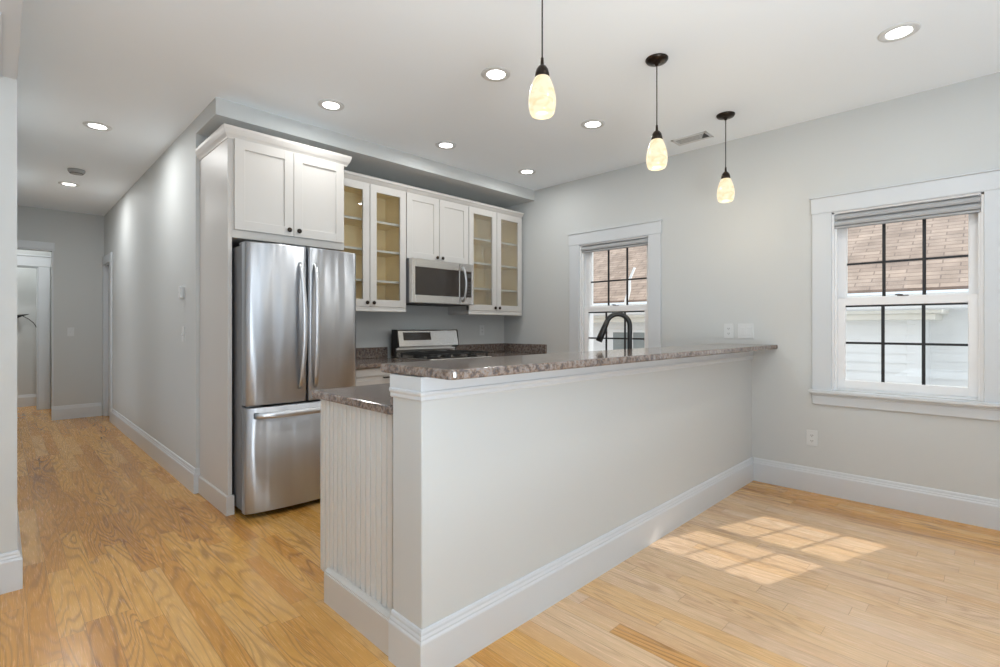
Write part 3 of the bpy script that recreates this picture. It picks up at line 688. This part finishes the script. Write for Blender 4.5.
b = NB(); tube(b, [fb + Vector((0, 0, .05)), fb + Vector((.03, .0, .055)), fb + Vector((.085, .0, .075))], .008, 10); obj('handle', b, 'black', t)
# ------------------------------------------------------------------ ceiling fixtures
def downlight(x, y, label, first=[None]):
    if first[0] is None:
        t = thing('recessed_light', (x, y, CEIL), label, 'ceiling light', 'recessed ceiling lights')
        b = NB(); lathe(b, [(.054, -.001), (.055, -.0045), (.060, -.007), (.084, -.006), (.088, -.002), (.088, 0), (.054, 0)], (x, y, CEIL), 40); obj('trim_ring', b, 'plate', t)
        b = NB(); cyl(b, (x, y, CEIL - .002), .0555, .003, 40); obj('lens', b, 'lens', t)
        first[0] = t
    else:
        t = first[0].copy(); C.objects.link(t); t.location = (x, y, CEIL); t['label'] = label
        for ch in first[0].children:
            c = ch.copy(); C.objects.link(c); c.parent = t
    l = bpy.data.lights.new('lamp', 'AREA'); l.shape = 'DISK'; l.size = .12; l.energy = LAMP_W * (2.3 if y > 4.2 else 1); l.color = LAMP_C
    lo = bpy.data.objects.new('lamp', l); C.objects.link(lo); lo.location = (x, y, CEIL - .02)
for x, y, lb in (
    (3.265, .367, 'large-looking round recessed light at upper right, nearest the camera'),
    (2.100, 2.134, 'round recessed light left of the nearest pendant lamp'),
    (3.129, 2.148, 'round recessed light between the two farther pendant lamps'),
    (1.597, 3.228, 'round recessed light in front of the refrigerator cabinet'),
    (2.625, 3.261, 'round recessed light in front of the microwave cabinet, middle of that row'),
    (3.631, 3.259, 'round recessed light nearest the kitchen corner soffit'),
    (.520, 4.81, 'nearer round recessed light in the hallway ceiling'),
    (.517, 6.974, 'farther round recessed light in the hallway, beyond the smoke detector')):
    downlight(x, y, lb)
for x, y in ((1.6, .37), (3.265, -1.6), (-1.8, -.6), (.0, 9.2), (-.15, 10.2)):      # added lamps without fixtures, out of view; the last two brighten the closet passage
    l = bpy.data.lights.new('lamp', 'AREA'); l.shape = 'DISK'; l.size = .12; l.energy = LAMP_W * (2.3 if y > 4.2 else 1); l.color = LAMP_C
    lo = bpy.data.objects.new('lamp', l); C.objects.link(lo); lo.location = (x, y, CEIL - .02)  # added lamp without a fixture
def pendant(x, y, label, first=[None]):
    if first[0] is None:
        t = thing('pendant_lamp', (x, y, CEIL), label, 'pendant lamp', 'pendant lamps over the bar')
        z = CEIL; c = (x, y, 0)
        b = NB(); lathe(b, [(.062, z), (.062, z - .006), (.055, z - .016), (.03, z - .024), (.012, z - .028), (.008, z - .038), (0, z - .040)], c, 32); obj('canopy', b, 'bronze', t)
        b = NB(); cyl(b, (x, y, (z - .03 + 2.33) / 2), .0032, z - .03 - 2.33, 10); obj('cord', b, 'rubber', t)
        b = NB(); lathe(b, [(0, 2.345), (.006, 2.345), (.007, 2.325), (.008, 2.315), (.017, 2.308), (.025, 2.296), (.0295, 2.280), (.031, 2.262), (.026, 2.258), (0, 2.258)], c, 28); obj('socket_cup', b, 'bronze', t)
        b = NB(); lathe(b, [(.027, 2.266), (.033, 2.258), (.041, 2.240), (.050, 2.213), (.0565, 2.183), (.0585, 2.158), (.057, 2.135), (.052, 2.113), (.046, 2.103), (.036, 2.0985), (.018, 2.097), (0, 2.0968)], c, 36); obj('lamp_shade', b, 'alab', t)
        first[0] = t
    else:
        t = first[0].copy(); C.objects.link(t); t.location = (x, y, CEIL); t['label'] = label
        for ch in first[0].children:
            c = ch.copy(); C.objects.link(c); c.parent = t
    l = bpy.data.lights.new('bulb', 'POINT'); l.energy = 3; l.shadow_soft_size = .06; l.color = (1, .82, .58)
    lo = bpy.data.objects.new('bulb', l); C.objects.link(lo); lo.location = (x, y, 2.02)
pendant(1.625, 1.372, 'nearest and largest-looking pendant lamp with marbled glass shade, cord leaving the picture')
pendant(2.626, 1.372, 'middle pendant lamp with marbled glass shade and black canopy')
pendant(3.664, 1.385, 'farthest pendant lamp with marbled glass shade, closest to the right wall')
b = NB(); lathe(b, [(0, -.036), (.045, -.036), (.058, -.030), (.066, -.018), (.068, 0), (0, 0)], (.522, 6.30, CEIL), 32)
o = obj('smoke_detector', b, M['detector']); tag(o, 'round grey smoke detector on the hallway ceiling', 'smoke detector')
bb = NB(); lathe(bb, [(.048, -.038), (.052, -.037), (.052, -.035), (.048, -.035)], (.522, 6.30, CEIL), 32); obj('vent_ring', bb, 'slot', o)
# supply register
t = thing('ceiling_vent', (3.93, 1.748, CEIL), 'white louvred air vent in the ceiling beside the middle pendant lamp', 'vent')
b = NB(); v0, v1, u0, u1 = 3.852, 4.008, 1.605, 1.892
for a_ in ((v0, v0 + .022, u0, u1), (v1 - .022, v1, u0, u1), (v0, v1, u0, u0 + .022), (v0, v1, u1 - .022, u1)): box(b, *a_, CEIL - .006, CEIL, .0015)
obj('frame', b, 'plate', t)
b = NB(); box(b, v0 + .02, v1 - .02, u0 + .02, u1 - .02, CEIL - .0012, CEIL - .0002); obj('backing', b, 'slot', t)
for k in range(5):
    b = NB(); q = v0 + .022 + k * .024
    t2 = bmesh.new(); box(t2, -.0045, .0045, u0 + .03 + k * .014, u1 - .022, -.0008, .0008)
    merge(b, t2, Matrix.Translation((q + .008, 0, CEIL - .0035)) @ Matrix.Rotation(R(8), 4, 'Y')); obj('slat', b, 'plate', t)
# ------------------------------------------------------------------ plates on the walls
def plate(name, label, cat, pos, face, w, h, kind):
    """face: 'X' plate on a wall facing -X, 'Y' on a wall facing -Y"""
    t = thing(name, pos, label, cat)
    def bx(bm, u0, u1, d0, d1, z0, z1, bev=0.0):
        if face == 'X': box(bm, pos[0] - d1, pos[0] - d0, pos[1] + u0, pos[1] + u1, pos[2] + z0, pos[2] + z1, bev)
        else: box(bm, pos[0] + u0, pos[0] + u1, pos[1] - d1, pos[1] - d0, pos[2] + z0, pos[2] + z1, bev)
    b = NB(); bx(b, -w / 2, w / 2, 0, .006, -h / 2, h / 2, .002); obj('cover_plate', b, 'plate', t)
    if kind == 'outlet':
        for s in (-.02, .02):
            b = NB(); bx(b, -.014, .014, .005, .0075, s - .013, s + .013, .001); o = obj('socket', b, 'plate', t)
            b = NB(); bx(b, -.008, -.005, .0074, .0079, s - .003, s + .006); bx(b, .004, .007, .0074, .0079, s - .003, s + .006); bx(b, -.002, .002, .0074, .0079, s - .009, s - .005); obj('slot', b, 'slot', o)
    elif kind == 'toggle':
        b = NB(); bx(b, -.004, .004, .005, .016, -.009, .009, .001); obj('toggle', b, 'plate', t)
    else:
        n = kind
        for k in range(n):
            u = (k - (n - 1) / 2) * .046; b = NB(); bx(b, u - .016, u + .016, .005, .009, -.032, .032, .002); obj('rocker', b, 'plate', t)
    return t
plate('wall_outlet', 'white outlet plate low on the right wall beneath the large window', 'outlet', (XR, .972, .393), 'X', .07, .115, 'outlet')
plate('wall_outlet', 'white outlet plate just above the bar top, left of the double switch', 'outlet', (XR, 1.562, 1.172), 'X', .074, .12, 'outlet')
plate('light_switch', 'white double rocker switch just above the end of the bar top', 'light switch', (XR, 1.430, 1.172), 'X', .12, .12, 2)
plate('wall_outlet', 'white outlet plate on the kitchen wall below the corner wall cabinet', 'outlet', (3.84, YB, 1.17), 'Y', .07, .115, 'outlet')
plate('light_switch', 'white toggle switch on the long hallway wall, below the thermostat', 'light switch', (HX, 4.464, 1.15), 'X', .07, .115, 'toggle')
plate('light_switch', 'white toggle switch on the end wall of the hallway', 'light switch', (.656, 8.65, 1.14), 'Y', .07, .115, 'toggle')
t = thing('thermostat', (HX, 4.47, 1.47), 'small white box thermostat on the hallway wall near the kitchen', 'thermostat')
b = NB(); box(b, HX - .010, HX, 4.43, 4.56, 1.425, 1.515, .003); obj('back_plate', b, 'plate', t)
b = NB(); box(b, HX - .034, HX - .010, 4.425, 4.475, 1.425, 1.520, .005); obj('housing', b, 'plate', t)
b = NB(); cyl(b, (HX - .014, 4.53, 1.478), .014, .010, 20, 'X'); obj('dial', b, 'slot', t)
# cable and bracket in the closet at the end of the hall
t = thing('cable_bracket', (.17, 10.40, 1.36), 'black bracket with a drooping cable on the closet wall at the hall end', 'bracket')
b = NB(); tube(b, [(.16, 10.30, 1.355), (.22, 10.34, 1.375), (.31, 10.42, 1.40)], .012, 10, radii=[.028, .016, .004]); obj('arm', b, 'rubber', t)
b = NB(); cyl(b, (.17, 10.38, 1.355), .022, .16, 14, 'Y'); obj('mount', b, 'rubber', t)
b = NB(); tube(b, [(.24, 10.36, 1.37), (.30, 10.38, 1.33), (.36, 10.40, 1.27), (.40, 10.42, 1.19), (.415, 10.43, 1.12)], .0055, 8); obj('cable', b, 'rubber', t)
# ------------------------------------------------------------------ the house next door
b = NB(); box(b, 4.4, 20, -14, 22, -2.9, -2.8); o = obj('ground', b, 'ground', keep=True); o['kind'] = 'structure'
t = thing('neighbor_house', (9.5, 4, -2.8), 'white clapboard house with a brown shingle roof outside the windows', 'house')
def clap(x, y0, y1, z0, z1, lap=.115, d=.032):
    b = NB(); z = z0; prof = []
    while z < z1 - 1e-4:
        zz = min(z + lap, z1); prof += [(x - d, z), (x - .002, zz)]; z = zz
    prof += [(x + .1, z1), (x + .1, z0)]
    vs = [[b.verts.new((px_, y, pz)) for px_, pz in prof] for y in (y0, y1)]
    for i in range(len(prof)): j = (i + 1) % len(prof); b.faces.new((vs[0][i], vs[0][j], vs[1][j], vs[1][i]))
    b.faces.new(vs[0]); b.faces.new(vs[1][::-1]); return b
obj('wall', clap(8.55, -9, .72, -2.8, 1.62), 'siding', t)
obj('side_wing', clap(7.8, .72, 18, -2.8, 1.30), 'siding', t)
b = NB(); box(b, 7.8, 8.7, .64, .722, -2.8, 1.30); box(b, 7.775, 7.80, .66, .80, -2.8, 1.29, .004); obj('corner_board', b, 'siding', t)
b = NB(); box(b, 7.52, 8.6, .52, 18, 1.29, 1.36, .004); box(b, 7.46, 8.6, .46, 18, 1.36, 1.44, .01); obj('cornice', b, 'creamsiding', t)
b = NB(); sweep(b, [(7.46, 18), (7.46, .34), (7.60, .28)], [(0, 1.40), (.07, 1.42), (.09, 1.50), (0, 1.50)]); obj('gutter', b, 'siding', t)
b = NB(); box(b, 7.93, 8.05, -9, 18, 1.49, 1.615, .01); box(b, 8.0, 8.6, -9, 18, 1.49, 1.51); obj('fascia', b, 'siding', t)
b = NB(); tilt = R(34); ln = 6.0
t2 = bmesh.new(); box(t2, 0, ln, -9, 18, -.04, 0); merge(b, t2, Matrix.Translation((7.90, 0, 1.680)) @ Matrix.Rotation(-tilt, 4, 'Y'))
roof = bpy.data.meshes.new('roof'); bb = NB(); box(bb, 0, ln, -9, 18, -.04, 0); b.free()
bb.to_mesh(roof); bb.free(); roof.materials.append(M['shingle']); ro = bpy.data.objects.new('roof', roof); C.objects.link(ro); ro.parent = t
ro.location = Vector((7.90, 0, 1.680)) - Vector(t.location); ro.rotation_euler = (0, -tilt, 0)
fr_ = NB(); box(fr_, 7.77, 7.80, 4.10, 4.98, .70, 1.17, .004); wf = obj('window_frame', fr_, 'siding', t)
for pa, pb in ((4.18, 4.50), (4.58, 4.90)):
    fr_ = NB(); box(fr_, 7.762, 7.772, pa, pb, .76, 1.11, .002); obj('pane', fr_, 'outwin', wf)
b = NB(); tube(b, [(7.62, 4.57, 1.50), (7.66, 4.57, 1.66), (7.70, 4.535, 1.86), (7.75, 4.56, 2.03), (7.80, 4.49, 2.237)], .03, 12, radii=[.036, .034, .030, .024, .020]); o = obj('drain_pipe', b, 'siding')
tag(o, 'slanted white pipe against the brown roof, seen through the smaller window', 'pipe')
# daylight portals in the window openings (sampling guides only)
def portal(loc, rot, sx, sy):
    l = bpy.data.lights.new('portal', 'AREA'); l.shape = 'RECTANGLE'; l.size = sx; l.size_y = sy; l.cycles.is_portal = True
    o = bpy.data.objects.new('portal', l); C.objects.link(o); o.location = loc; o.rotation_euler = rot
for xa, xb, za, zb in fw: portal(((xa + xb) / 2, YF - .14, (za + zb) / 2), (R(90), 0, 0), xb - xa, zb - za)
for ya, yb, za, zb in fill_holes: portal((-.09, (ya + yb) / 2, (za + zb) / 2), (R(90), 0, R(-90)), yb - ya, zb - za)
for ya, yb, za, zb in lw: portal((XL - .14, (ya + yb) / 2, (za + zb) / 2), (R(90), 0, R(-90)), yb - ya, zb - za)
for ya, yb, za, zb in (W1, W2): portal((XR + .19, (ya + yb) / 2, (za + zb) / 2), (R(90), 0, R(90)), yb - ya, zb - za)
